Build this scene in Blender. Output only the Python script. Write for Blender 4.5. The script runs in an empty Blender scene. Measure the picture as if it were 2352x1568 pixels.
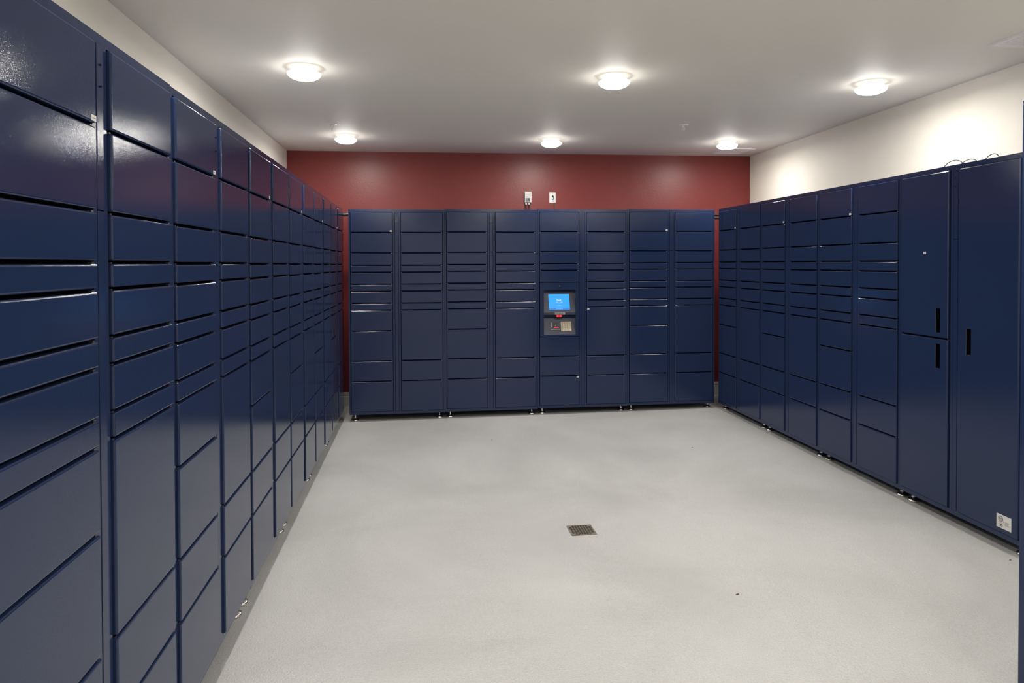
import bpy, bmesh, math, random
from mathutils import Vector, Matrix
random.seed(7)
SC = bpy.context.scene
COL = SC.collection
PI = math.pi

# ------------------------------------------------------------------ camera
F_PX, IMG_W, IMG_H = 1571.95, 2352.0, 1568.0
YAW, PITCH, ROLL, CY, CAM_Z = 0.1231, -0.0153, -0.0028, 627.53, 1.4886
cam_data = bpy.data.cameras.new('camera')
cam = bpy.data.objects.new('camera', cam_data)
COL.objects.link(cam)
SC.camera = cam
cam_data.sensor_fit = 'HORIZONTAL'
cam_data.sensor_width = 36.0
cam_data.lens = F_PX / IMG_W * 36.0
cam_data.shift_y = (CY - IMG_H / 2) / IMG_W
cam_data.clip_start = 0.05
_cy, _sy, _cp, _sp = math.cos(YAW), math.sin(YAW), math.cos(PITCH), math.sin(PITCH)
_r = Vector((_cy, -_sy, 0)); _f = Vector((_sy * _cp, _cy * _cp, _sp)); _u = _r.cross(_f)
_r2 = _r * math.cos(ROLL) + _u * math.sin(ROLL); _u2 = -_r * math.sin(ROLL) + _u * math.cos(ROLL)
cam.matrix_world = Matrix(((_r2.x, _u2.x, -_f.x, 0), (_r2.y, _u2.y, -_f.y, 0), (_r2.z, _u2.z, -_f.z, CAM_Z), (0, 0, 0, 1)))

# ------------------------------------------------------------------ world, exposure
world = bpy.data.worlds.new('world'); SC.world = world
world.use_nodes = True
world.node_tree.nodes['Background'].inputs[0].default_value = (0.5, 0.5, 0.5, 1)
world.node_tree.nodes['Background'].inputs[1].default_value = 0.0
SC.view_settings.view_transform = 'Standard'
SC.view_settings.look = 'None'
SC.view_settings.gamma = 1.0
SC.view_settings.use_curve_mapping = False
SC.view_settings.exposure = 0.22
LAMP_EMIT = 34.0
LAMP_WATTS = 11.2
LAMP_COL = (1.0, 0.965, 0.91)

# ------------------------------------------------------------------ materials
def new_mat(name):
    m = bpy.data.materials.new(name); m.use_nodes = True
    nt = m.node_tree
    return m, nt, nt.nodes['Principled BSDF']

def simple(name, col, rough=0.5, metal=0.0, spec=0.5):
    m, nt, b = new_mat(name)
    b.inputs['Base Color'].default_value = (*col, 1)
    b.inputs['Roughness'].default_value = rough
    b.inputs['Metallic'].default_value = metal
    b.inputs['Specular IOR Level'].default_value = spec
    return m

def add_bump(nt, b, scale, strength, dist, detail=2.0, coord='Object', second=None):
    tc = nt.nodes.new('ShaderNodeTexCoord')
    n = nt.nodes.new('ShaderNodeTexNoise'); n.inputs['Scale'].default_value = scale; n.inputs['Detail'].default_value = detail
    nt.links.new(tc.outputs[coord], n.inputs['Vector'])
    bp = nt.nodes.new('ShaderNodeBump'); bp.inputs['Strength'].default_value = strength; bp.inputs['Distance'].default_value = dist
    nt.links.new(n.outputs['Fac'], bp.inputs['Height'])
    if second:
        n2 = nt.nodes.new('ShaderNodeTexNoise'); n2.inputs['Scale'].default_value = second[0]; n2.inputs['Detail'].default_value = 1.0
        nt.links.new(tc.outputs[coord], n2.inputs['Vector'])
        b2 = nt.nodes.new('ShaderNodeBump'); b2.inputs['Strength'].default_value = second[1]; b2.inputs['Distance'].default_value = second[2]
        nt.links.new(n2.outputs['Fac'], b2.inputs['Height'])
        nt.links.new(b2.outputs['Normal'], bp.inputs['Normal'])
    nt.links.new(bp.outputs['Normal'], b.inputs['Normal'])
    return tc

def mottled(name, c1, c2, scale, rough, bump=None, coord='Object', spec=0.5, rough2=None):
    m, nt, b = new_mat(name)
    b.inputs['Roughness'].default_value = rough
    b.inputs['Specular IOR Level'].default_value = spec
    tc = nt.nodes.new('ShaderNodeTexCoord')
    n = nt.nodes.new('ShaderNodeTexNoise'); n.inputs['Scale'].default_value = scale; n.inputs['Detail'].default_value = 6
    n.inputs['Roughness'].default_value = 0.62
    nt.links.new(tc.outputs[coord], n.inputs['Vector'])
    r = nt.nodes.new('ShaderNodeValToRGB')
    r.color_ramp.elements[0].position = 0.32; r.color_ramp.elements[1].position = 0.68
    r.color_ramp.elements[0].color = (*c1, 1); r.color_ramp.elements[1].color = (*c2, 1)
    nt.links.new(n.outputs['Fac'], r.inputs['Fac'])
    nt.links.new(r.outputs['Color'], b.inputs['Base Color'])
    if rough2 is not None:
        mr = nt.nodes.new('ShaderNodeMapRange')
        mr.inputs['To Min'].default_value = rough; mr.inputs['To Max'].default_value = rough2
        nt.links.new(n.outputs['Fac'], mr.inputs['Value'])
        nt.links.new(mr.outputs['Result'], b.inputs['Roughness'])
    if bump: add_bump(nt, b, *bump, coord=coord)
    return m

def emis(name, col, strength, base=None):
    m, nt, b = new_mat(name)
    b.inputs['Base Color'].default_value = (*(base or col), 1)
    b.inputs['Roughness'].default_value = 0.4
    b.inputs['Emission Color'].default_value = (*col, 1)
    b.inputs['Emission Strength'].default_value = strength
    return m

NAVY, _nt, _b = new_mat('navy_powder_coat')
_b.inputs['Base Color'].default_value = (0.0172, 0.0312, 0.0850, 1)
_b.inputs['Roughness'].default_value = 0.085
_b.inputs['Specular IOR Level'].default_value = 0.36
add_bump(_nt, _b, 680.0, 0.17, 0.0006, 1.0)
STEEL = simple('brushed_steel', (0.74, 0.71, 0.66), 0.25, 1.0)
LATCH = simple('zinc_latch', (0.24, 0.23, 0.22), 0.4, 1.0)
SHADE = simple('painted_black_shade', (0.003, 0.003, 0.004), 0.9, 0.0, 0.1)  # black that stands for shade inside the lockers and slot pulls
BLACKP = simple('black_plastic', (0.012, 0.012, 0.013), 0.4)
CABLE = simple('black_cable_jacket', (0.018, 0.017, 0.016), 0.45)
CONDUIT = simple('dark_conduit_sleeve', (0.03, 0.03, 0.029), 0.33)
WHITEP = simple('white_plastic', (0.82, 0.82, 0.80), 0.4)
GREYP = simple('light_grey_plastic', (0.62, 0.62, 0.60), 0.4)
MIDGREY = simple('mid_grey_print', (0.22, 0.22, 0.22), 0.5)
DARKPRINT = simple('black_print', (0.03, 0.03, 0.03), 0.5)
PAPER = simple('white_vinyl_sticker', (0.74, 0.73, 0.70), 0.5)
BLUEJ = simple('blue_data_jack', (0.03, 0.13, 0.35), 0.4)
REDW = simple('red_wire_jacket', (0.22, 0.015, 0.015), 0.4)
KEYS = simple('beige_keypad', (0.62, 0.55, 0.40), 0.45)
KEYDARK = simple('keypad_legend', (0.05, 0.045, 0.04), 0.5)
KFACE = mottled('kiosk_grey_powder_coat', (0.030, 0.035, 0.062), (0.038, 0.044, 0.075), 30, 0.36, (500, 0.2, 0.0006))
SCREEN = emis('blue_screen', (0.012, 0.335, 0.90), 1.0, (0.01, 0.01, 0.01))
SCREENB = emis('blue_screen_footer', (0.004, 0.20, 0.72), 1.0, (0.01, 0.01, 0.01))
SCREENW = emis('white_screen_graphic', (0.80, 0.92, 1.0), 0.95, (0.01, 0.01, 0.01))
SCREENL = emis('pale_screen_text', (0.18, 0.52, 0.95), 1.0, (0.01, 0.01, 0.01))
REDLED = emis('red_scanner_led', (1.0, 0.004, 0.012), 3.0, (0.05, 0.005, 0.005))
REDLED2 = emis('red_reader_led', (1.0, 0.01, 0.04), 1.3)
LEDCORE = emis('scanner_led_core', (1.0, 0.17, 0.14), 3.0, (0.05, 0.02, 0.02))
LAMP = emis('lit_opal_glass', LAMP_COL, LAMP_EMIT)
PANMAT = emis('dim_opal_glass_neck', (1.0, 0.97, 0.92), 0.95)
WALLW = mottled('cream_wall_paint', (0.79, 0.75, 0.67), (0.82, 0.78, 0.70), 3.0, 0.55, (120, 0.22, 0.002), spec=0.3)
WALLR = mottled('red_wall_paint', (0.195, 0.0285, 0.026), (0.218, 0.033, 0.030), 2.0, 0.40, (75, 0.32, 0.0025), spec=0.42)
CEIL = mottled('ceiling_paint', (0.885, 0.85, 0.785), (0.90, 0.865, 0.80), 2.0, 0.6, (110, 0.25, 0.002), spec=0.4)
TRIM = simple('grey_white_trim', (0.62, 0.60, 0.56), 0.4)
VENT = simple('white_register', (0.90, 0.87, 0.90), 0.35)
BRONZE = mottled('worn_drain_metal', (0.13, 0.108, 0.074), (0.25, 0.215, 0.155), 60, 0.45, (200, 0.2, 0.001))
PIT = simple('drain_pit', (0.008, 0.008, 0.008), 0.8)
LEAF = simple('dry_leaf', (0.07, 0.045, 0.02), 0.8)

# floor: pale grey stippled coating with soft worn patches
FLOOR, _nt, _b = new_mat('pale_grey_floor_coating')
_tc = _nt.nodes.new('ShaderNodeTexCoord')
_n = _nt.nodes.new('ShaderNodeTexNoise'); _n.inputs['Scale'].default_value = 0.9; _n.inputs['Detail'].default_value = 5; _n.inputs['Roughness'].default_value = 0.6; _n.inputs['Distortion'].default_value = 0.6
_nt.links.new(_tc.outputs['Object'], _n.inputs['Vector'])
_rp = _nt.nodes.new('ShaderNodeValToRGB')
_e = _rp.color_ramp.elements
_e[0].position = 0.30; _e[0].color = (0.555, 0.553, 0.538, 1)
_e[1].position = 0.62; _e[1].color = (0.665, 0.662, 0.646, 1)
_nt.links.new(_n.outputs['Fac'], _rp.inputs['Fac'])
_n3 = _nt.nodes.new('ShaderNodeTexNoise'); _n3.inputs['Scale'].default_value = 190; _n3.inputs['Detail'].default_value = 2
_nt.links.new(_tc.outputs['Object'], _n3.inputs['Vector'])
_mx = _nt.nodes.new('ShaderNodeMix'); _mx.data_type = 'RGBA'; _mx.blend_type = 'MULTIPLY'; _mx.inputs['Factor'].default_value = 0.34
_nt.links.new(_rp.outputs['Color'], _mx.inputs['A']); _nt.links.new(_n3.outputs['Fac'], _mx.inputs['B'])
_nt.links.new(_mx.outputs['Result'], _b.inputs['Base Color'])
_mr = _nt.nodes.new('ShaderNodeMapRange'); _mr.inputs['To Min'].default_value = 0.30; _mr.inputs['To Max'].default_value = 0.48
_nt.links.new(_n.outputs['Fac'], _mr.inputs['Value']); _nt.links.new(_mr.outputs['Result'], _b.inputs['Roughness'])
add_bump(_nt, _b, 150.0, 0.75, 0.0028, 2.0)

# ------------------------------------------------------------------ mesh helpers
def quad_box(bm, x0, x1, y0, y1, z0, z1, mi=0, M=None):
    v = [Vector((x, y, z)) for z in (z0, z1) for y in (y0, y1) for x in (x0, x1)]
    if M is not None: v = [M @ p for p in v]
    v = [bm.verts.new(p) for p in v]
    fs = []
    for q in ((0, 2, 3, 1), (4, 5, 7, 6), (0, 1, 5, 4), (2, 6, 7, 3), (0, 4, 6, 2), (1, 3, 7, 5)):
        f = bm.faces.new([v[i] for i in q]); f.material_index = mi; fs.append(f)
    return fs

def bev_box(bm, x0, x1, y0, y1, z0, z1, r, seg=2, mi=0, M=None):
    t = bmesh.new()
    quad_box(t, x0, x1, y0, y1, z0, z1, mi)
    bmesh.ops.bevel(t, geom=t.edges[:], offset=r, segments=seg, profile=0.5, affect='EDGES')
    for f in t.faces: f.material_index = mi
    merge(bm, t, M)

def merge(bm, t, M=None):
    me = bpy.data.meshes.new('tmp'); t.to_mesh(me); t.free()
    if M is not None: me.transform(M)
    bm.from_mesh(me); bpy.data.meshes.remove(me)

def lathe(bm, prof, n=24, mi=0, M=None, smooth=True):
    rings = []
    for r, z in prof:
        if r < 1e-6:
            p = Vector((0, 0, z)); rings.append([bm.verts.new(M @ p if M else p)])
        else:
            ring = []
            for i in range(n):
                a = 2 * PI * i / n
                p = Vector((r * math.cos(a), r * math.sin(a), z))
                ring.append(bm.verts.new(M @ p if M else p))
            rings.append(ring)
    for a, b in zip(rings, rings[1:]):
        for i in range(n):
            j = (i + 1) % n
            if len(a) == 1 and len(b) == 1: continue
            if len(a) == 1: vs = [a[0], b[i], b[j]]
            elif len(b) == 1: vs = [a[i], b[0], a[j]]
            else: vs = [a[i], b[i], b[j], a[j]]
            f = bm.faces.new(vs); f.material_index = mi; f.smooth = smooth

def tube(bm, pts, r, n=10, mi=0):
    pts = [Vector(p) for p in pts]
    rings = []
    ref = Vector((0, 0, 1))
    for i, p in enumerate(pts):
        t = (pts[min(i + 1, len(pts) - 1)] - pts[max(i - 1, 0)]).normalized()
        if abs(t.dot(ref)) > 0.95: ref = Vector((1, 0, 0))
        a = t.cross(ref).normalized(); b = a.cross(t).normalized()
        ref = b
        rings.append([bm.verts.new(p + a * r * math.cos(2 * PI * k / n) + b * r * math.sin(2 * PI * k / n)) for k in range(n)])
    for A, B in zip(rings, rings[1:]):
        for k in range(n):
            f = bm.faces.new((A[k], A[(k + 1) % n], B[(k + 1) % n], B[k])); f.material_index = mi; f.smooth = True
    for R_ in (rings[0], rings[-1]):
        f = bm.faces.new(R_); f.material_index = mi

def spline(ctrl, n=10):
    c = [Vector(p) for p in ctrl]; c = [c[0] * 2 - c[1]] + c + [c[-1] * 2 - c[-2]]
    out = []
    for i in range(1, len(c) - 2):
        for k in range(n):
            t = k / n
            out.append(0.5 * ((2 * c[i]) + (c[i + 1] - c[i - 1]) * t + (2 * c[i - 1] - 5 * c[i] + 4 * c[i + 1] - c[i + 2]) * t * t + (-c[i - 1] + 3 * c[i] - 3 * c[i + 1] + c[i + 2]) * t ** 3))
    out.append(c[-2]); return out

def add_text(bm, s, size, M, mi, depth=0.0004, bold=0.0):
    cu = bpy.data.curves.new('txt', 'FONT'); cu.body = s; cu.size = size; cu.align_x = 'CENTER'; cu.align_y = 'CENTER'
    cu.extrude = depth; cu.offset = bold; cu.resolution_u = 3
    o = bpy.data.objects.new('txt', cu); COL.objects.link(o)
    dg = bpy.context.evaluated_depsgraph_get()
    me = bpy.data.meshes.new_from_object(o.evaluated_get(dg))
    bpy.data.objects.remove(o); bpy.data.curves.remove(cu)
    me.transform(M)
    t = bmesh.new(); t.from_mesh(me); bpy.data.meshes.remove(me)
    for f in t.faces: f.material_index = mi
    merge(bm, t)

def mesh_of(name, bm, mats, recalc=True):
    if recalc: bmesh.ops.recalc_face_normals(bm, faces=bm.faces[:])
    me = bpy.data.meshes.new(name); bm.to_mesh(me); bm.free()
    for m in mats: me.materials.append(m)
    return me

def link(name, me, parent=None, loc=(0, 0, 0), rot=(0, 0, 0)):
    o = bpy.data.objects.new(name, me); COL.objects.link(o)
    if parent: o.parent = parent
    o.location = loc; o.rotation_euler = rot
    return o

def obj(name, bm, mats, parent=None, loc=(0, 0, 0), rot=(0, 0, 0), recalc=True):
    return link(name, mesh_of(name, bm, mats if isinstance(mats, (list, tuple)) else [mats], recalc), parent, loc, rot)

def tag(o, label=None, cat=None, group=None, kind=None):
    if label: o['label'] = label
    if cat: o['category'] = cat
    if group: o['group'] = group
    if kind: o['kind'] = kind
    return o

def thing(name, label, cat, loc=(0, 0, 0), rotz=0.0, group=None):
    o = bpy.data.objects.new(name, None); COL.objects.link(o)
    o.empty_display_size = 0.1
    o.location = loc; o.rotation_euler = (0, 0, rotz)
    return tag(o, label, cat, group)

# ------------------------------------------------------------------ room shell
CE = 2.6656
P_BL = (-1.4499, 7.3903); P_BR = (3.5695, 7.2548)          # back corners
P_FL = (-1.3743, -1.2); P_FR = (3.4240, -1.2)              # front corners
def floor_z(x):
    return 0.0085 * (x - 1.2)          # the slab falls gently to the left

def slab(name, pts, z0, z1, m, tilt=False):
    bm = bmesh.new()
    lo = [bm.verts.new((x, y, z0)) for x, y in pts]; hi = [bm.verts.new((x, y, z1 + (floor_z(x) if tilt else 0.0))) for x, y in pts]
    bm.faces.new(lo); bm.faces.new(hi)
    n = len(pts)
    for i in range(n): bm.faces.new((lo[i], lo[(i + 1) % n], hi[(i + 1) % n], hi[i]))
    return tag(obj(name, bm, m), kind='structure')
def wall(name, a, b, m, t=0.12):
    a, b = Vector(a), Vector(b); d = (b - a).normalized(); nrm = Vector((d.y, -d.x))
    return slab(name, [tuple(a), tuple(b), tuple(b + nrm * t), tuple(a + nrm * t)], -0.06, CE, m)
slab('floor', [(-1.9, -1.6), (4.1, -1.6), (4.1, 7.9), (-1.9, 7.9)], -0.16, 0.0, FLOOR, True)
slab('ceiling', [(-1.9, -1.6), (4.1, -1.6), (4.1, 7.9), (-1.9, 7.9)], CE, CE + 0.12, CEIL)
wall('wall_back', P_BR, P_BL, WALLR)
wall('wall_left', P_BL, P_FL, WALLW)
wall('wall_right', P_FR, P_BR, WALLW)
WALLF = simple('white_wall_paint', (0.82, 0.80, 0.76), 0.6)
wall('wall_front', P_FL, P_FR, WALLF)

def baseboard(name, a, b):
    # profile: flat board, bead, rounded cap
    a, b = Vector((*a, 0)), Vector((*b, 0)); d = (b - a).normalized(); n = Vector((-d.y, d.x, 0))
    prof = [(0, 0), (0.013, 0), (0.013, 0.099), (0.009, 0.103), (0.009, 0.110), (0.012, 0.114), (0.012, 0.136), (0.008, 0.143), (0, 0.143)]
    bm = bmesh.new()
    A = [bm.verts.new(a + n * (p + 0.0005) + Vector((0, 0, z + floor_z(a.x)))) for p, z in prof]
    B = [bm.verts.new(b + n * (p + 0.0005) + Vector((0, 0, z + floor_z(b.x)))) for p, z in prof]
    for i in range(len(prof)):
        j = (i + 1) % len(prof); bm.faces.new((A[i], A[j], B[j], B[i]))
    bm.faces.new(A); bm.faces.new(B)
    tag(obj(name, bm, TRIM), kind='structure')
baseboard('baseboard_back', P_BR, P_BL)

# ------------------------------------------------------------------ ceiling lamps
def make_lamp_meshes():
    bm = bmesh.new()
    lathe(bm, [(0, 0), (0.060, 0), (0.064, -0.003), (0.088, -0.032), (0.0985, -0.0345), (0.0990, -0.0357), (0.096, -0.0358), (0, -0.0358)], 40)
    pan = mesh_of('lamp_pan', bm, [PANMAT])
    bm = bmesh.new()
    prof = [(0.098, -0.036)]
    for i in range(1, 9):
        a = i / 8 * PI / 2
        prof.append((0.098 * math.cos(a) if i < 8 else 0.0, -0.036 - 0.040 * math.sin(a)))
    lathe(bm, prof, 32)
    return pan, mesh_of('glass_bowl', bm, [LAMP])
PAN, BOWL = make_lamp_meshes()
LAMPS = [(-0.730, 4.26, 'round flush lit ceiling lamp at left of the nearer visible row'),
         (1.180, 4.24, 'round flush lit ceiling lamp in the middle of the nearer visible row'),
         (2.905, 4.20, 'round flush lit ceiling lamp at right of the nearer visible row, by cream wall'),
         (-0.740, 6.47, 'round flush lit ceiling lamp at left of the far row by the red wall'),
         (1.180, 6.46, 'round flush lit ceiling lamp in the middle of the far row by the red wall'),
         (2.915, 6.40, 'round flush lit ceiling lamp at right of the far row, beside the far ceiling register'),
         (-0.720, 2.02, 'added unseen round flush lit ceiling lamp behind the view, at left of the nearest row'),  # unseen rows from here on, added to light the near part of the room
         (1.180, 2.00, 'added unseen round flush lit ceiling lamp behind the view, in middle of the nearest row'),
         (2.880, 1.98, 'added unseen round flush lit ceiling lamp behind the view, at right of the nearest row'),
         (-0.700, -0.20, 'added unseen round flush lit ceiling lamp behind camera, at left of the row by front wall'),
         (1.180, -0.20, 'added unseen round flush lit ceiling lamp behind camera, middle of the row by front wall'),
         (2.850, -0.20, 'added unseen round flush lit ceiling lamp behind camera, at right of the row by front wall')]
for x, y, lab in LAMPS:
    t = thing('ceiling_lamp', lab, 'ceiling light', (x, y, CE), 0, 'round ceiling lamps')
    link('lamp_pan', PAN, t); link('glass_bowl', BOWL, t)
    ld = bpy.data.lights.new('lamp_light', 'AREA'); ld.shape = 'DISK'; ld.size = 0.17; ld.energy = LAMP_WATTS; ld.color = LAMP_COL
    lo = bpy.data.objects.new('lamp_light', ld); COL.objects.link(lo); lo.parent = t; lo.location = (0, 0, -0.078)

# ------------------------------------------------------------------ parcel lockers
W = 0.9049; BODY = 0.9030; DEPTH = 0.56; H = 2.0; Z0 = 0.05
GAP = 0.008; FRONT = -0.010
ROW_A = [1.972, 1.780, 1.5855, 1.468, 1.404, 1.289, 1.223, 1.108, 1.042, 0.845, 0.560, 0.366, 0.079]
ROW_B = [z for z in ROW_A if z != 0.845]
ROW_K = [1.972, 1.780, 1.5855, 1.468, 1.404, 1.2875]
ROW_K2 = [0.7495, 0.560, 0.366, 0.079]
C1 = (0.0190, 0.4110); C2 = (0.4890, 0.8840)

def spans(rows):
    out = []
    for i in range(len(rows) - 1):
        top = rows[i] if i == 0 else rows[i] - GAP / 2
        bot = rows[i + 1] if i == len(rows) - 2 else rows[i + 1] + GAP / 2
        out.append((bot, top))
    return out

def make_body(gaps1, gaps2, shade_y=0.020):
    bm = bmesh.new()
    quad_box(bm, 0, 0.0150, 0, DEPTH, Z0, H)
    quad_box(bm, BODY - 0.0150, BODY, 0, DEPTH, Z0, H)
    quad_box(bm, 0.0150, BODY - 0.0150, 0, DEPTH, 1.9755, H)
    quad_box(bm, 0.0150, BODY - 0.0150, 0, DEPTH, Z0, 0.0755)
    quad_box(bm, 0.0150, BODY - 0.0150, DEPTH - 0.012, DEPTH, 0.0755, 1.9755)
    quad_box(bm, 0.4145, 0.4315, 0, 0.05, 0.0755, 1.9755)
    quad_box(bm, 0.4685, 0.4855, 0, 0.05, 0.0755, 1.9755)
    quad_box(bm, 0.4315, 0.4685, 0.012, 0.05, 0.0755, 1.9755)
    # black sheets stand in for interior shade behind the door and channel gaps; small zinc strike tabs sit at the gap ends
    quad_box(bm, 0.0150, 0.4145, shade_y, shade_y + 0.004, 0.0755, 1.9755, 2)
    quad_box(bm, 0.4855, BODY - 0.0150, 0.026, 0.030, 0.0755, 1.9755, 2)
    quad_box(bm, 0.4316, 0.4684, 0.0105, 0.0121, 0.0756, 1.9754, 2)
    for c, gs in ((C1, gaps1), (C2, gaps2)):
        for z in gs:
            quad_box(bm, c[1] - 0.014, c[1] - 0.003, -0.003, 0.006, z - 0.0036, z + 0.0004, 1)
            quad_box(bm, c[0] + 0.003, c[0] + 0.010, -0.003, 0.006, z - 0.0036, z - 0.0005, 1)
    t = bm
    # soften front corners
    return mesh_of('cabinet_body', bm, [NAVY, LATCH, SHADE])

def door_mesh(w, h, slot=None):
    """bent-steel door, centred, front towards -y; slot=(x0,x1,z0,z1) recessed pull relative to centre"""
    bm = bmesh.new()
    x0, x1, z0, z1 = -w / 2, w / 2, -h / 2, h / 2
    r = 0.0048
    if slot is None:
        quad_box(bm, x0, x1, FRONT, 0.012, z0, z1)
        ed = [e for e in bm.edges if all(v.co.y < FRONT + 1e-5 for v in e.verts) or abs(e.verts[0].co.y - e.verts[1].co.y) > 1e-4]
        bmesh.ops.bevel(bm, geom=ed, offset=r, segments=3, profile=0.5, affect='EDGES')
    else:
        a, b, c, d = slot
        rim = [(x0, FRONT + r, z0), (x1, FRONT + r, z0), (x1, FRONT + r, z1), (x0, FRONT + r, z1)]
        xs = [x0 + r, a, b, x1 - r]; zs = [z0 + r, c, d, z1 - r]
        g = [[bm.verts.new((x, FRONT, z)) for x in xs] for z in zs]
        for j in range(3):
            for i in range(3):
                if i == 1 and j == 1: continue
                bm.faces.new((g[j][i], g[j][i + 1], g[j + 1][i + 1], g[j + 1][i]))
        # pocket with rounded lip; black side and top walls stand for shade
        e = 0.0025; dp = 0.024
        lip = [bm.verts.new(p) for p in ((a + e, FRONT + e, c + e), (b - e, FRONT + e, c + e), (b - e, FRONT + e, d - e), (a + e, FRONT + e, d - e))]
        bot = [bm.verts.new(p) for p in ((a + e, FRONT + dp, c + e), (b - e, FRONT + dp, c + e), (b - e, FRONT + dp, d - e), (a + e, FRONT + dp, d - e))]
        hole = [g[1][1], g[1][2], g[2][2], g[2][1]]
        for i in range(4):
            j = (i + 1) % 4
            bm.faces.new((hole[i], hole[j], lip[j], lip[i])); bm.faces.new((lip[i], lip[j], bot[j], bot[i])).material_index = 0 if i == 0 else 1
        o1 = [bm.verts.new(p) for p in rim]
        ob = [bm.verts.new((p[0], 0.012, p[2])) for p in rim]
        edge = [[g[0][i] for i in range(4)], [g[j][3] for j in range(4)], [g[3][3 - i] for i in range(4)], [g[3 - j][0] for j in range(4)]]
        for i in range(4):
            j = (i + 1) % 4
            bm.faces.new(edge[i] + [o1[j], o1[i]])
            bm.faces.new((o1[i], o1[j], ob[j], ob[i]))
    return mesh_of('door', bm, [NAVY, SHADE])

_doors = {}
def get_door(w, h, slot=None):
    k = (round(w, 4), round(h, 4), slot)
    if k not in _doors: _doors[k] = door_mesh(w, h, slot)
    return _doors[k]

def make_sticker():
    bm = bmesh.new()
    quad_box(bm, -0.011, 0.011, -0.0004, 0.0004, -0.0065, 0.0065, 0)
    quad_box(bm, -0.007, 0.007, -0.0006, 0.0, -0.0012, 0.0008, 1)
    return mesh_of('sticker', bm, [PAPER, MIDGREY])
STICKER = make_sticker()

def make_cover(z0, z1):
    bm = bmesh.new()
    bev_box(bm, -0.0158, 0.0158, -0.0015, 0.0100, z0 - (z0 + z1) / 2, z1 - (z0 + z1) / 2, 0.0012, 2)
    return mesh_of('channel_cover', bm, [NAVY])
COVER_TOP = make_cover(1.590, 1.9745); COVER_LOW = make_cover(0.0770, 1.5872)
bm = bmesh.new(); lathe(bm, [(0, -0.0012), (0.0020, -0.0012), (0.0028, 0.0), (0.0028, 0.003)], 12, M=Matrix.Rotation(-PI / 2, 4, 'X') @ Matrix.Scale(-1, 4, (0, 0, 1)))
SCREW = mesh_of('screw', bm, [NAVY])
bm = bmesh.new(); bev_box(bm, -0.0155, 0.0155, -0.0012, 0.001, -0.027, 0.027, 0.0008, 1); PLATE = mesh_of('cover_plate', bm, [KFACE])

def make_foot():
    bm = bmesh.new()
    lathe(bm, [(0, 0), (0.031, 0), (0.035, 0.002), (0.0355, 0.009), (0.034, 0.010), (0.034, 0.012), (0.032, 0.013), (0.026, 0.018), (0.014, 0.021), (0.010, 0.022), (0.010, 0.026), (0.0065, 0.027), (0.0065, 0.032)], 28)
    return mesh_of('leveling_foot', bm, [STEEL])
FOOT = make_foot()
def make_stem():
    bm = bmesh.new(); lathe(bm, [(0.0065, 0.0), (0.0065, 0.062)], 14)
    # hex lock nut
    lathe(bm, [(0.0, 0.004), (0.0115, 0.004), (0.0115, 0.011), (0.0, 0.011)], 6, smooth=False)
    return mesh_of('threaded_stem', bm, [STEEL])
STEM = make_stem()

BODY_AB = make_body(ROW_A[1:-1], ROW_B[1:-1])
BODY_KB = make_body(ROW_K[1:-1] + ROW_K2[1:-1], ROW_B[1:-1], 0.065)
BODY_BIG = make_body([1.0245], [], 0.026)

def feet_and_covers(root, plate):
    c_, s_ = math.cos(root.rotation_euler.z), math.sin(root.rotation_euler.z)
    for fx, fy in ((0.050, 0.058), (BODY - 0.052, 0.058), (0.048, DEPTH - 0.07), (BODY - 0.050, DEPTH - 0.07)):
        fz = floor_z(root.location.x + c_ * fx - s_ * fy) - root.location.z
        ft = link('leveling_foot', FOOT, root, (fx, fy, fz))
        link('threaded_stem', STEM, ft, (0, 0, 0.022))
    ct = link('channel_cover', COVER_TOP, root, (0.4500, 0, (1.590 + 1.9745) / 2))
    link('channel_cover', COVER_LOW, root, (0.4500, 0, (0.0770 + 1.5872) / 2))
    if plate:
        link('cover_plate', PLATE, ct, (0, -0.0015, 1.903 - (1.590 + 1.9745) / 2))
    else:
        for z in (1.928, 1.878): link('screw', SCREW, ct, (0, -0.0015, z - (1.590 + 1.9745) / 2))

def put_door(root, c, bot, top, jit=1.0, slot=None):
    w, h = c[1] - c[0], top - bot
    cx, cz = (c[0] + c[1]) / 2, (top + bot) / 2
    s = None
    if slot: s = tuple(round(q, 4) for q in (slot[0] - cx, slot[1] - cx, slot[2] - cz, slot[3] - cz))
    rx = random.uniform(-1, 1) * 0.0020 * jit * min(1, 0.2 / h); rz = random.uniform(-1, 1) * 0.0042 * jit
    return link('door', get_door(w, h, s), root, (cx, 0, cz), (rx, 0, rz))

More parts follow.
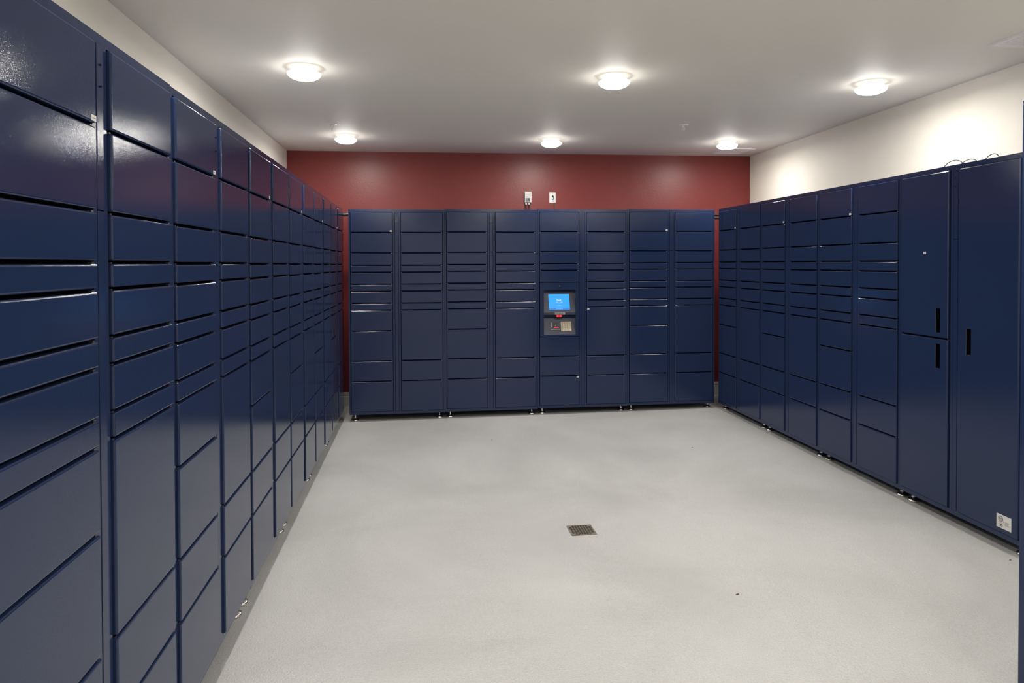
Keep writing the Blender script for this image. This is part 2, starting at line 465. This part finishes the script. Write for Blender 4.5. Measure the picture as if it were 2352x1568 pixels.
LOCKER_GROUP = 'navy parcel locker units'
def locker(kind, label, loc, rotz, sx=1.0, plate=False, sticker=True, extra=None):
    root = thing('parcel_locker', label, 'locker', loc, rotz, LOCKER_GROUP)
    root.scale = (sx, 1, 1)
    link('cabinet_body', {'AB': BODY_AB, 'KB': BODY_KB, 'BIG': BODY_BIG}[kind], root)
    feet_and_covers(root, plate)
    D1, D2 = [], []
    if kind == 'BIG':
        D1.append(put_door(root, (0.0190, 0.4045), 1.0245 + GAP / 2, 1.972, 0.5, (0.311, 0.349, 1.054, 1.197)))
        D1.append(put_door(root, (0.0190, 0.4045), 0.079, 1.0245 - GAP / 2, 0.5, (0.309, 0.347, 0.850, 0.993)))
        D2.append(put_door(root, (0.4870, 0.8780), 0.079, 1.972, 0.3, (0.537, 0.5745, 0.956, 1.100)))
        return root, D1, D2
    if kind == 'AB':
        for b, t in spans(ROW_A): D1.append(put_door(root, C1, b, t))
    else:
        for b, t in spans(ROW_K): D1.append(put_door(root, C1, b, t))
        for b, t in spans(ROW_K2): D1.append(put_door(root, C1, b, t))
    for b, t in spans(ROW_B): D2.append(put_door(root, C2, b, t))
    if sticker:
        d = D1[0]; h = 1.972 - (1.780 + GAP / 2)
        link('sticker', STICKER, d, ((C1[1] - C1[0]) / 2 - 0.0135, FRONT - 0.0003, -h / 2 + 0.0095))
    return root, D1, D2

# back row, left to right
BX, BY, BT = -0.7394, 6.6068, 0.0059
back_labels = ['navy parcel locker in the back row, leftmost unit with sticker on its top left door',
               'navy parcel locker in the back row, second from left, just left of the screen unit',
               'navy parcel locker in the back row with blue screen and keypad',
               'navy parcel locker in the back row, rightmost unit beside the right corner gap']
kiosk_root = None
for k in range(4):
    r, D1, D2 = locker('KB' if k == 2 else 'AB', back_labels[k], (BX + k * W, BY, BT * k), 0, plate=k < 2, sticker=k in (0, 3))
    if k == 2:
        kiosk_root = r
        # inventory tags on the bottom left door and on the tall right door
        link('sticker', STICKER, D1[-1], ((C1[1] - C1[0]) / 2 - 0.0145, FRONT - 0.0003, (0.366 - GAP / 2 - 0.079) / 2 - 0.0105))
        link('sticker', STICKER, D2[8], (-(C2[1] - C2[0]) / 2 + 0.0145, FRONT - 0.0003, (1.042 - 0.560 - GAP) / 2 - 0.0175))

# right row, far end first
RX, RY, RA, WR, RZ, RT = 2.9163, 6.5927, -0.0020, 0.8937, 0.0225, 0.0011
right_labels = ['navy parcel locker in the right row, farthest unit beside the back corner gap',
                'navy parcel locker in the right row, second from the far corner',
                'navy parcel locker in the right row, third from far corner, next to the tall-door unit',
                'navy parcel locker in the right row with tall doors, slot pulls and white rating label']
big = None
for k in range(4):
    loc = (RX + math.sin(RA) * k * WR, RY - math.cos(RA) * k * WR, RZ + RT * k)
    r, D1, D2 = locker('BIG' if k == 3 else 'AB', right_labels[k], loc, -PI / 2 + RA, sx=WR / W)
    if k == 3: big = (r, D1, D2)

# left row, far end first
LX, LY, LA, WL, LZ, LT = -0.8094, 6.7430, -0.0102, 0.9147, 0.0075, 0.0029
left_labels = ['navy parcel locker in the left row, farthest unit beside the back corner gap',
               'navy parcel locker in the left row, second from the far corner',
               'navy parcel locker in the left row, third from the far corner',
               'navy parcel locker in the left row, fourth from the far corner',
               'navy parcel locker in the left row, second nearest to the camera',
               'navy parcel locker in the left row, nearest to the camera with bright lamp glare']
for k in range(6):
    loc = (LX - math.sin(LA) * (k + 1) * WL, LY - math.cos(LA) * (k + 1) * WL, LZ + LT * (k + 1))
    locker('AB', left_labels[k], loc, PI / 2 - LA, sx=WL / W)

# unit whose end panel just enters the frame at the right edge
locker('AB', 'navy parcel locker end panel cut off by the right edge of the picture', (1.8862 + 0.9030, 1.9724, 0.0), PI, sticker=False)

# ------------------------------------------------------------------ kiosk in the back row unit
def make_kiosk(root):
    X0, X1, ZB, ZT = 0.0215, 0.4085, 0.7545, 1.2825
    ax, bx_, zb, zt = 0.060, 0.376, 0.772, 1.212
    y = FRONT
    bm = bmesh.new()
    xs = [X0, ax, bx_, X1]; zs = [ZB, zb, zt, ZT]
    g = [[bm.verts.new((x, y, z)) for x in xs] for z in zs]
    for j in range(3):
        for i in range(3):
            if i == 1 and j == 1: continue
            bm.faces.new((g[j][i], g[j][i + 1], g[j + 1][i + 1], g[j + 1][i]))
    # outer return edges
    per = [(X0, ZB), (X1, ZB), (X1, ZT), (X0, ZT)]
    ring = [g[0][0:4], [g[0][3], g[1][3], g[2][3], g[3][3]], [g[3][3], g[3][2], g[3][1], g[3][0]], [g[3][0], g[2][0], g[1][0], g[0][0]]]
    backv = [bm.verts.new((x, 0.012, z)) for x, z in per]
    for i in range(4):
        bm.faces.new(list(ring[i]) + [backv[(i + 1) % 4], backv[i]])
    # recess section (y, z) from top to bottom
    sec = [(y, zt), (0.055, zt), (0.055, 1.190), (y + 0.004, 0.990), (y + 0.004, 0.966), (0.050, 0.962), (0.050, 0.930), (y + 0.001, zb)]
    L = [bm.verts.new((ax, p, q)) for p, q in sec]; R = [bm.verts.new((bx_, p, q)) for p, q in sec]
    mats = [0, 0, 1, 1, 0, 0, 1]
    for i in range(len(sec) - 1):
        f = bm.faces.new((L[i], L[i + 1], R[i + 1], R[i])); f.material_index = mats[i]
    # side walls
    for x in (ax, bx_):
        for poly in ([(y, zt), (0.055, zt), (0.055, 1.190), (y + 0.004, 0.990), (y, 0.990)],
                     [(y, 0.990), (y + 0.004, 0.990), (y + 0.004, 0.966), (y, 0.966)],
                     [(y, 0.966), (y + 0.004, 0.966), (0.050, 0.962), (0.050, 0.930), (y + 0.001, zb), (y, zb)]):
            f = bm.faces.new([bm.verts.new((x, p, q)) for p, q in poly])
    panel = obj('kiosk_panel', bm, [NAVY, KFACE], root)
    panel['label'] = 'recessed pick-up console'

    # --- screen on the sloping upper face
    p0 = Vector((0, y + 0.004, 0.990)); p1 = Vector((0, 0.055, 1.190)); up = (p1 - p0).normalized()
    nrm = Vector((1, 0, 0)).cross(up)                                   # towards the room
    if nrm.y > 0: nrm = -nrm
    def frame(org, up, nrm): return Matrix(((1, up.x, nrm.x, org.x), (0, up.y, nrm.y, org.y), (0, up.z, nrm.z, org.z), (0, 0, 0, 1)))
    ctr = p0 + up * ((1.090 - 0.990) / up.z) + Vector((0.2165, 0, 0))
    M = frame(ctr, up, nrm)                                             # local: x right, y up the slope, z out
    sw, sh = 0.1050, 0.0800
    bm = bmesh.new()
    quad_box(bm, -sw - 0.003, sw + 0.003, -sh - 0.003, sh + 0.003, -0.002, 0.0008, 1)
    quad_box(bm, -sw, sw, -sh, sh, 0.0, 0.0014, 0)
    quad_box(bm, -sw, sw, -sh, -sh + 0.020, 0.0002, 0.0017, 2)
    quad_box(bm, -0.033, 0.033, -sh + 0.0085, -sh + 0.0115, 0.0002, 0.0019, 4)
    quad_box(bm, -0.022, 0.022, -0.0385, -0.0350, 0.0002, 0.0019, 4)
    add_text(bm, 'hub', 0.030, Matrix.Translation((0, 0.0185, 0.0019)), 3, 0.0003, 0.0002)
    # smile stroke with arrow head
    arc = []
    for i in range(17):
        t = i / 16 * 2 - 1
        arc.append((t * 0.029, -0.0010 - 0.0090 * (1 - t * t)))
    for i in range(16):
        (xa, ya), (xb, yb) = arc[i], arc[i + 1]
        wa = 0.0010 + 0.0012 * (1 - abs(i / 8 - 1)); wb = 0.0010 + 0.0012 * (1 - abs((i + 1) / 8 - 1))
        v = [bm.verts.new(p) for p in ((xa, ya - wa, 0.0021), (xb, yb - wb, 0.0021), (xb, yb + wb, 0.0021), (xa, ya + wa, 0.0021))]
        bm.faces.new(v).material_index = 3
    v = [bm.verts.new(p) for p in ((0.0225, 0.0022, 0.0021), (0.0325, 0.0022, 0.0021), (0.0310, -0.0070, 0.0021), (0.0285, -0.0012, 0.0021))]
    bm.faces.new(v).material_index = 3
    sc = obj('screen', bm, [SCREEN, BLACKP, SCREENB, SCREENW, SCREENL], panel)
    sc.matrix_local = M
    sc['label'] = 'lit blue touch screen'

    # --- camera dome above the recess
    bm = bmesh.new(); lathe(bm, [(0, 0.006), (0.006, 0.005), (0.010, 0.002), (0.0125, 0.0), (0.0125, -0.004)], 20, M=Matrix.Translation((0.2185, y - 0.0005, 1.2425)) @ Matrix.Rotation(PI / 2, 4, 'X'))
    c = obj('camera_lens', bm, [BLACKP], panel); c['label'] = 'black camera dome'
    # --- label plate on the lip
    bm = bmesh.new()
    quad_box(bm, 0.170, 0.270, y + 0.0015, y + 0.0045, 0.9685, 0.9865, 0)
    quad_box(bm, 0.174, 0.266, y + 0.0010, y + 0.003, 0.9725, 0.9825, 1)
    for i in range(5): quad_box(bm, 0.180 + i * 0.017, 0.190 + i * 0.017, y + 0.0006, y + 0.003, 0.976, 0.9795, 0)
    obj('label_plate', bm, [GREYP, DARKPRINT], panel)
    # --- scanner lamp under the lip
    bm = bmesh.new()
    bev_box(bm, 0.180, 0.246, 0.004, 0.040, 0.943, 0.9625, 0.002, 2, 0)
    bev_box(bm, 0.184, 0.242, 0.001, 0.008, 0.9465, 0.9605, 0.0015, 1, 1)
    for xx in (0.199, 0.227): lathe(bm, [(0, 0.004), (0.003, 0.003), (0.0042, 0)], 12, 2, Matrix.Translation((xx, 0.0012, 0.9545)) @ Matrix.Rotation(PI / 2, 4, 'X'))
    s = obj('barcode_scanner', bm, [BLACKP, REDLED, LEDCORE], panel); s['label'] = 'glowing red scanner'
    # --- lower sloping face: reader and keypad
    q0 = Vector((0, y + 0.001, zb)); q1 = Vector((0, 0.050, 0.930)); up = (q1 - q0).normalized(); n2 = Vector((1, 0, 0)).cross(up)
    if n2.y > 0: n2 = -n2
    def on_slope(x, z): return frame(q0 + up * ((z - zb) / up.z) + Vector((x, 0, 0)), up, n2)
    bm = bmesh.new()
    quad_box(bm, -0.051, 0.051, -0.049, 0.049, -0.001, 0.004, 0)
    for j in range(4):
        for i in range(4):
            kx, ky = -0.036 + i * 0.024, 0.0345 - j * 0.023
            bev_box(bm, kx - 0.0100, kx + 0.0100, ky - 0.0095, ky + 0.0095, 0.003, 0.0085, 0.0015, 2, 0)
            if i < 3: quad_box(bm, kx - 0.0026, kx + 0.0026, ky - 0.0050, ky + 0.0050, 0.0083, 0.0088, 1)
            elif j < 2: quad_box(bm, kx - 0.0055, kx + 0.0055, ky - 0.0020, ky + 0.0020, 0.0083, 0.0088, 1)
    kp = obj('keypad', bm, [KEYS, KEYDARK], panel); kp.matrix_local = on_slope(0.2850, 0.8485); kp['label'] = 'beige sixteen-key pad'
    bm = bmesh.new()
    quad_box(bm, -0.050, 0.050, -0.040, 0.038, -0.001, 0.003, 0)
    quad_box(bm, -0.027, 0.033, -0.022, 0.030, 0.001, 0.0045, 1)
    for i in range(6): quad_box(bm, -0.046, -0.032, 0.026 - i * 0.009, 0.029 - i * 0.009, 0.002, 0.0042, 2)
    quad_box(bm, -0.014, 0.008, -0.0235, -0.0165, 0.002, 0.0058, 3); quad_box(bm, 0.013, 0.029, -0.0235, -0.0165, 0.002, 0.0058, 3)
    quad_box(bm, -0.004, 0.002, -0.004, 0.004, 0.003, 0.0052, 2)
    bev_box(bm, -0.050, 0.050, -0.043, -0.0385, 0.0, 0.012, 0.001, 1, 2)
    cr = obj('card_reader', bm, [KFACE, BLACKP, GREYP, REDLED2], panel); cr.matrix_local = on_slope(0.1790, 0.8580); cr['label'] = 'black reader with red strip'
make_kiosk(kiosk_root)

# ------------------------------------------------------------------ stickers on the tall-door unit
def big_stickers():
    root, D1, D2 = big
    cx1, cz1 = (0.0190 + 0.4045) / 2, (1.972 + 1.0285) / 2
    link('sticker', STICKER, D1[0], (0.2207 - cx1, FRONT - 0.0003, 1.5146 - cz1))
    cx2, cz2 = (0.4870 + 0.8780) / 2, (1.972 + 0.079) / 2
    bm = bmesh.new()
    quad_box(bm, -0.0455, 0.0455, -0.0004, 0.0004, -0.0345, 0.0345, 0)
    Rx = Matrix.Rotation(PI / 2, 4, 'X')                     # xy plane -> facing -y
    def ringp(r0, r1, cx, cz, mi, n=28):
        a = [bm.verts.new((cx + r0 * math.cos(2 * PI * i / n), -0.0007, cz + r0 * math.sin(2 * PI * i / n))) for i in range(n)]
        b = [bm.verts.new((cx + r1 * math.cos(2 * PI * i / n), -0.0007, cz + r1 * math.sin(2 * PI * i / n))) for i in range(n)]
        for i in range(n): bm.faces.new((a[i], a[(i + 1) % n], b[(i + 1) % n], b[i])).material_index = mi
    ringp(0.0128, 0.0150, -0.0195, 0.0125, 1); ringp(0.0105, 0.0115, -0.0195, 0.0125, 1)
    add_text(bm, 'ETL', 0.0115, Matrix.Translation((-0.0195, -0.0007, 0.0125)) @ Rx, 1, 0.0001, 0.0003)
    def bar(x0, x1, z, h, mi): quad_box(bm, x0, x1, -0.0007, 0.0, z - h / 2, z + h / 2, mi)
    bar(-0.0350, -0.0030, -0.0080, 0.0012, 2); bar(-0.0310, -0.0050, -0.0165, 0.0036, 1); bar(-0.0290, -0.0070, -0.0240, 0.0026, 1)
    ringp(0.0010, 0.0022, -0.0005, 0.0010, 1, 12)
    for i, w in enumerate((0.026, 0.026, 0.023, 0.036, 0.028)): bar(0.0060, 0.0060 + w, 0.0035 - i * 0.0043, 0.0016, 2)
    o = obj('rating_label', bm, [PAPER, DARKPRINT, MIDGREY], D2[0], (0.7990 - cx2, FRONT - 0.0004, 0.1385 - cz2))
    o['label'] = 'white certification sticker'
big_stickers()

# ------------------------------------------------------------------ things on the back wall
BWD = (Vector((*P_BL, 0)) - Vector((*P_BR, 0))).normalized()
def bwall(x, z):
    t = (x - P_BR[0]) / BWD.x
    return Vector((x, P_BR[1] + BWD.y * t, z))
BW_ROT = math.atan2(-BWD.y, -BWD.x)
def outlet():
    o = bwall(1.349, 2.1924)
    t = thing('wall_jack_plate', 'white data jack plate on the red wall, right of the grey switch box', 'wall plate', tuple(o), BW_ROT)
    bm = bmesh.new(); bev_box(bm, -0.0355, 0.0355, -0.006, -0.0005, -0.0570, 0.0570, 0.003, 3); obj('faceplate', bm, [WHITEP], t)
    for z in (0.042, -0.042):
        bm = bmesh.new(); lathe(bm, [(0, 0.0075), (0.003, 0.0072), (0.0038, 0.006), (0.0038, 0.004)], 12, M=Matrix.Translation((0, 0, z)) @ Matrix.Rotation(PI / 2, 4, 'X')); obj('screw', bm, [MIDGREY], t)
    for z, m, nm in ((0.016, BLACKP, 'black jack'), (-0.018, BLUEJ, 'blue jack')):
        bm = bmesh.new(); bev_box(bm, -0.0062, 0.0062, -0.009, -0.004, z - 0.0068, z + 0.0068, 0.001, 2); j = obj('data_jack', bm, [m], t); j['label'] = nm
    # plugged cable dropping behind the lockers
    bm = bmesh.new()
    a = o + Vector((0.0005, -0.010, 0.016))
    bev_box(bm, a.x - 0.0055, a.x + 0.0055, a.y - 0.018, a.y + 0.002, a.z - 0.007, a.z + 0.007, 0.0015, 2)
    tube(bm, spline([a + Vector((0, -0.014, 0)), a + Vector((0.004, -0.024, -0.006)), a + Vector((0.010, -0.022, -0.040)), a + Vector((0.0125, -0.014, -0.085)), a + Vector((0.0125, -0.012, -0.22)), a + Vector((0.0125, -0.012, -0.60))], 8), 0.0033, 10)
    tag(obj('network_cable', bm, [CABLE]), 'thin black cable plugged into the white jack plate and dropping behind lockers', 'cable')
outlet()

def switch_box():
    o = bwall(1.0790, 2.1930)
    t = thing('surge_protector_box', 'light grey breaker box on the red wall, left of the white jack plate', 'electrical box', tuple(o), BW_ROT)
    bm = bmesh.new()
    bev_box(bm, -0.0360, 0.0360, -0.050, -0.0005, -0.0570, 0.0590, 0.003, 3)
    b = obj('housing', bm, [GREYP], t)
    bm = bmesh.new()
    for i, (z, x0, x1) in enumerate(((0.034, -0.026, 0.026), (0.028, -0.026, 0.026), (0.0155, -0.014, 0.022))): quad_box(bm, x0, x1, -0.0507, -0.0495, z - 0.0006, z + 0.0006)
    quad_box(bm, -0.024, -0.004, -0.0507, -0.0495, 0.000, 0.004); quad_box(bm, 0.003, 0.022, -0.0507, -0.0495, 0.000, 0.003)
    obj('printed_marking', bm, [MIDGREY], t)
    bm = bmesh.new()
    bev_box(bm, -0.028, 0.004, -0.053, -0.048, -0.056, -0.010, 0.002, 2, 0)
    quad_box(bm, -0.024, 0.003, -0.0537, -0.052, -0.026, -0.021, 1)
    quad_box(bm, -0.020, 0.008, -0.0537, -0.052, -0.040, -0.037, 1)
    obj('terminal_window', bm, [MIDGREY, BLACKP], t)
    bm = bmesh.new(); bev_box(bm, 0.005, 0.015, -0.066, -0.048, -0.030, -0.012, 0.002, 2); sw = obj('toggle', bm, [BLACKP], t)
    bm = bmesh.new(); tube(bm, spline([(0.010, -0.062, -0.024), (0.013, -0.064, -0.040), (0.017, -0.056, -0.062)], 8), 0.0024, 8); obj('jumper_wire', bm, [BLACKP], t)
    for x in (-0.020, 0.011):
        bm = bmesh.new(); lathe(bm, [(0, -0.0575), (0.011, -0.0575), (0.0115, -0.062), (0.009, -0.066), (0.0105, -0.068), (0.0105, -0.077), (0.007, -0.080), (0, -0.080)], 18, M=Matrix.Translation((x, -0.026, 0))); obj('cable_gland', bm, [WHITEP], t)
    for x, x2, m in ((-0.025, -0.030, BLACKP), (-0.016, -0.010, REDW), (0.006, 0.002, BLACKP), (0.016, 0.021, CABLE)):
        gx = -0.020 if x < 0 else 0.011
        bm = bmesh.new(); tube(bm, spline([(gx + (x - gx) * 0.5, -0.026, -0.076), (x, -0.026, -0.095), (x2, -0.024, -0.14), (x2, -0.022, -0.30), (x2, -0.02, -0.55)], 6), 0.0030, 8); obj('wire', bm, [m], t)
switch_box()

# ------------------------------------------------------------------ conduits bridging the corner gaps
bm = bmesh.new()
tube(bm, spline([(-1.02, 6.752, 1.955), (-0.97, 6.80, 1.954), (-0.88, 6.875, 1.960), (-0.81, 6.905, 1.967), (-0.742, 6.92, 1.974)], 8), 0.0155, 16)
tag(obj('cable_conduit', bm, [CONDUIT]), 'black cable sleeve bridging the left corner gap between locker rows', 'conduit')
bm = bmesh.new()
tube(bm, spline([(2.8835, 6.86, 1.990), (2.93, 6.84, 1.985), (3.02, 6.76, 1.975), (3.10, 6.68, 1.967), (3.13, 6.590, 1.963)], 8), 0.0125, 16)
tag(obj('cable_conduit', bm, [CONDUIT]), 'upper black cable sleeve in the right corner gap between locker rows', 'conduit')
bm = bmesh.new()
tube(bm, spline([(2.8805, 6.84, 1.948), (2.93, 6.82, 1.946), (3.02, 6.74, 1.942), (3.09, 6.65, 1.938), (3.10, 6.590, 1.935)], 8), 0.0095, 16)
tag(obj('cable_conduit', bm, [CONDUIT]), 'lower thinner black cable sleeve in the right corner gap between locker rows', 'conduit')

# ------------------------------------------------------------------ cable loops on top of the tall-door unit
CT = 2.0 + RZ + RT * 3 + 0.0032
def ploop(yc, a, zt, x):
    h = zt - CT
    pts = [(x - 0.01, yc + a * 1.9, CT), (x - 0.005, yc + a * 1.3, CT + 0.002)]
    for i in range(9):
        t = PI * (0.06 + 0.88 * i / 8)
        pts.append((x + 0.012 * math.sin(t), yc + a * math.cos(t) - 0.004 * math.sin(2 * t), CT + h * math.sin(t)))
    return pts + [(x + 0.005, yc - a * 1.3, CT + 0.002), (x + 0.012, yc - a * 1.9, CT)]
for (yc, a, zt, x, lab) in ((3.674, 0.084, 2.0822, 3.058, 'thin black cable loop on the tall-door locker, farthest of three'),
                            (3.576, 0.073, 2.0737, 3.074, 'thin black cable loop on the tall-door locker, crossing the farthest loop'),
                            (3.396, 0.057, 2.0765, 3.058, 'thin black cable loop on the tall-door locker, nearest to the right edge')):
    bm = bmesh.new(); tube(bm, spline(ploop(yc, a, zt, x), 6), 0.0026, 8)
    tag(obj('loose_cable', bm, [CABLE]), lab, 'cable', 'loose cable loops on the right row')

# ------------------------------------------------------------------ ceiling fittings
def sprinkler(x, y, lab):
    t = thing('fire_sprinkler', lab, 'sprinkler', (x, y, CE), 0.4, 'ceiling sprinklers')
    bm = bmesh.new(); lathe(bm, [(0, 0), (0.040, 0), (0.040, -0.003), (0.030, -0.009), (0.014, -0.011), (0, -0.011)], 28); obj('escutcheon', bm, [WHITEP], t)
    bm = bmesh.new()
    lathe(bm, [(0, -0.010), (0.011, -0.010), (0.011, -0.020), (0.006, -0.022), (0, -0.022)], 16)
    for s in (-1, 1): tube(bm, spline([(s * 0.009, 0, -0.018), (s * 0.013, 0, -0.030), (s * 0.010, 0, -0.041), (0, 0, -0.047)], 5), 0.0022, 8)
    lathe(bm, [(0, -0.021), (0.0025, -0.022), (0.0025, -0.044), (0, -0.045)], 10)
    obj('sprinkler_head', bm, [WHITEP], t)
    bm = bmesh.new(); lathe(bm, [(0, -0.047), (0.014, -0.0475), (0.0145, -0.049), (0, -0.050)], 18); obj('deflector', bm, [WHITEP], t)
sprinkler(-0.788, 5.913, 'white ceiling sprinkler near the left wall, behind the far left lamp')
sprinkler(2.185, 5.660, 'white ceiling sprinkler on the right half of the ceiling')

def register(x0, x1, y0, y1, lab):
    t = thing('ceiling_register', lab, 'air vent', ((x0 + x1) / 2, (y0 + y1) / 2, CE), 0, 'ceiling registers')
    hx, hy = (x1 - x0) / 2, (y1 - y0) / 2
    bm = bmesh.new()
    prof = [(0.0, 0.0), (0.0, -0.005), (0.006, -0.010), (0.028, -0.010), (0.034, -0.004), (0.034, 0.0)]
    rings = []
    for p, z in prof:
        a, b = hx - p, hy - p
        rings.append([bm.verts.new(q) for q in ((-a, -b, z), (a, -b, z), (a, b, z), (-a, b, z))])
    for A, B in zip(rings, rings[1:]):
        for i in range(4): bm.faces.new((A[i], A[(i + 1) % 4], B[(i + 1) % 4], B[i]))
    obj('frame', bm, [VENT], t)
    bm = bmesh.new()
    quad_box(bm, -hx + 0.030, hx - 0.030, -hy + 0.030, hy - 0.030, -0.0060, -0.0010, 0)
    n = 24
    for i in range(n):
        yy = -hy + 0.042 + (2 * hy - 0.084) * i / (n - 1)
        quad_box(bm, -hx + 0.040, hx - 0.040, yy - 0.0035, yy + 0.0035, -0.0072, -0.0055, 0)
    obj('grille', bm, [VENT], t)
register(3.035, 3.385, 3.040, 3.392, 'square white ceiling register cut by the right picture edge')
register(3.030, 3.380, 6.740, 7.060, 'white ceiling register by the red wall, behind the far right lamp')

# ------------------------------------------------------------------ floor drain
def drain():
    ctr = (0.8465, 3.7188, floor_z(0.8465)); S = 0.0700
    t = thing('floor_drain', 'square metal floor drain grate in the middle of the grey floor', 'drain', ctr, 0.018)
    bm = bmesh.new()
    quad_box(bm, -S, S, -S, S, 0.0002, 0.0010, 0)
    obj('drain_pit', bm, [PIT], t)
    bm = bmesh.new()
    e = 0.0085
    for a in ((-S, S, -S, -S + e), (-S, S, S - e, S), (-S, -S + e, -S + e, S - e), (S - e, S, -S + e, S - e)): quad_box(bm, a[0], a[1], a[2], a[3], 0.0004, 0.0028)
    n = 8; inn = S - e; st = 2 * inn / n
    for i in range(1, n):
        p = -inn + i * st
        quad_box(bm, p - 0.0014, p + 0.0014, -inn, inn, 0.0006, 0.0026)
        quad_box(bm, -inn, inn, p - 0.0015, p + 0.0015, 0.0006, 0.0024)
    for sx in (-1, 1):
        for sy in (-1, 1):
            quad_box(bm, sx * inn - (st if sx > 0 else 0), sx * inn + (st if sx < 0 else 0), sy * inn - (st if sy > 0 else 0), sy * inn + (st if sy < 0 else 0), 0.0006, 0.0027)
    obj('grate', bm, [BRONZE], t)
drain()

# ------------------------------------------------------------------ bits of litter on the floor
def litter(x, y, s, a, lab):
    bm = bmesh.new()
    pts = [(-1, 0, 0.05), (-0.5, 0.35, 0.20), (0.2, 0.40, 0.12), (1, 0.1, 0.30), (0.4, -0.35, 0.10), (-0.4, -0.30, 0.16)]
    lo = [bm.verts.new((px * s, py * s, 0.0004 + pz * s * 0.4)) for px, py, pz in pts]
    hi = [bm.verts.new((px * s, py * s, 0.0014 + pz * s * 0.4)) for px, py, pz in pts]
    bm.faces.new(lo); bm.faces.new(hi)
    for i in range(6): bm.faces.new((lo[i], lo[(i + 1) % 6], hi[(i + 1) % 6], hi[i]))
    tag(obj('leaf_scrap', bm, [LEAF], None, (x, y, floor_z(x)), (0, 0, a)), lab, 'litter', 'leaf scraps on the floor')
litter(1.3712, 2.8947, 0.011, 0.4, 'dark leaf scrap on the floor, front right of the drain')
litter(2.0956, 5.2328, 0.009, 1.1, 'tiny dark scrap on the floor in front of the back row, right half')
litter(0.5345, 5.7290, 0.008, 2.0, 'tiny dark scrap on the floor in front of the back row, left half')
litter(2.8500, 3.0300, 0.008, 0.2, 'tiny dark scrap on the floor by the tall-door locker at the right edge')
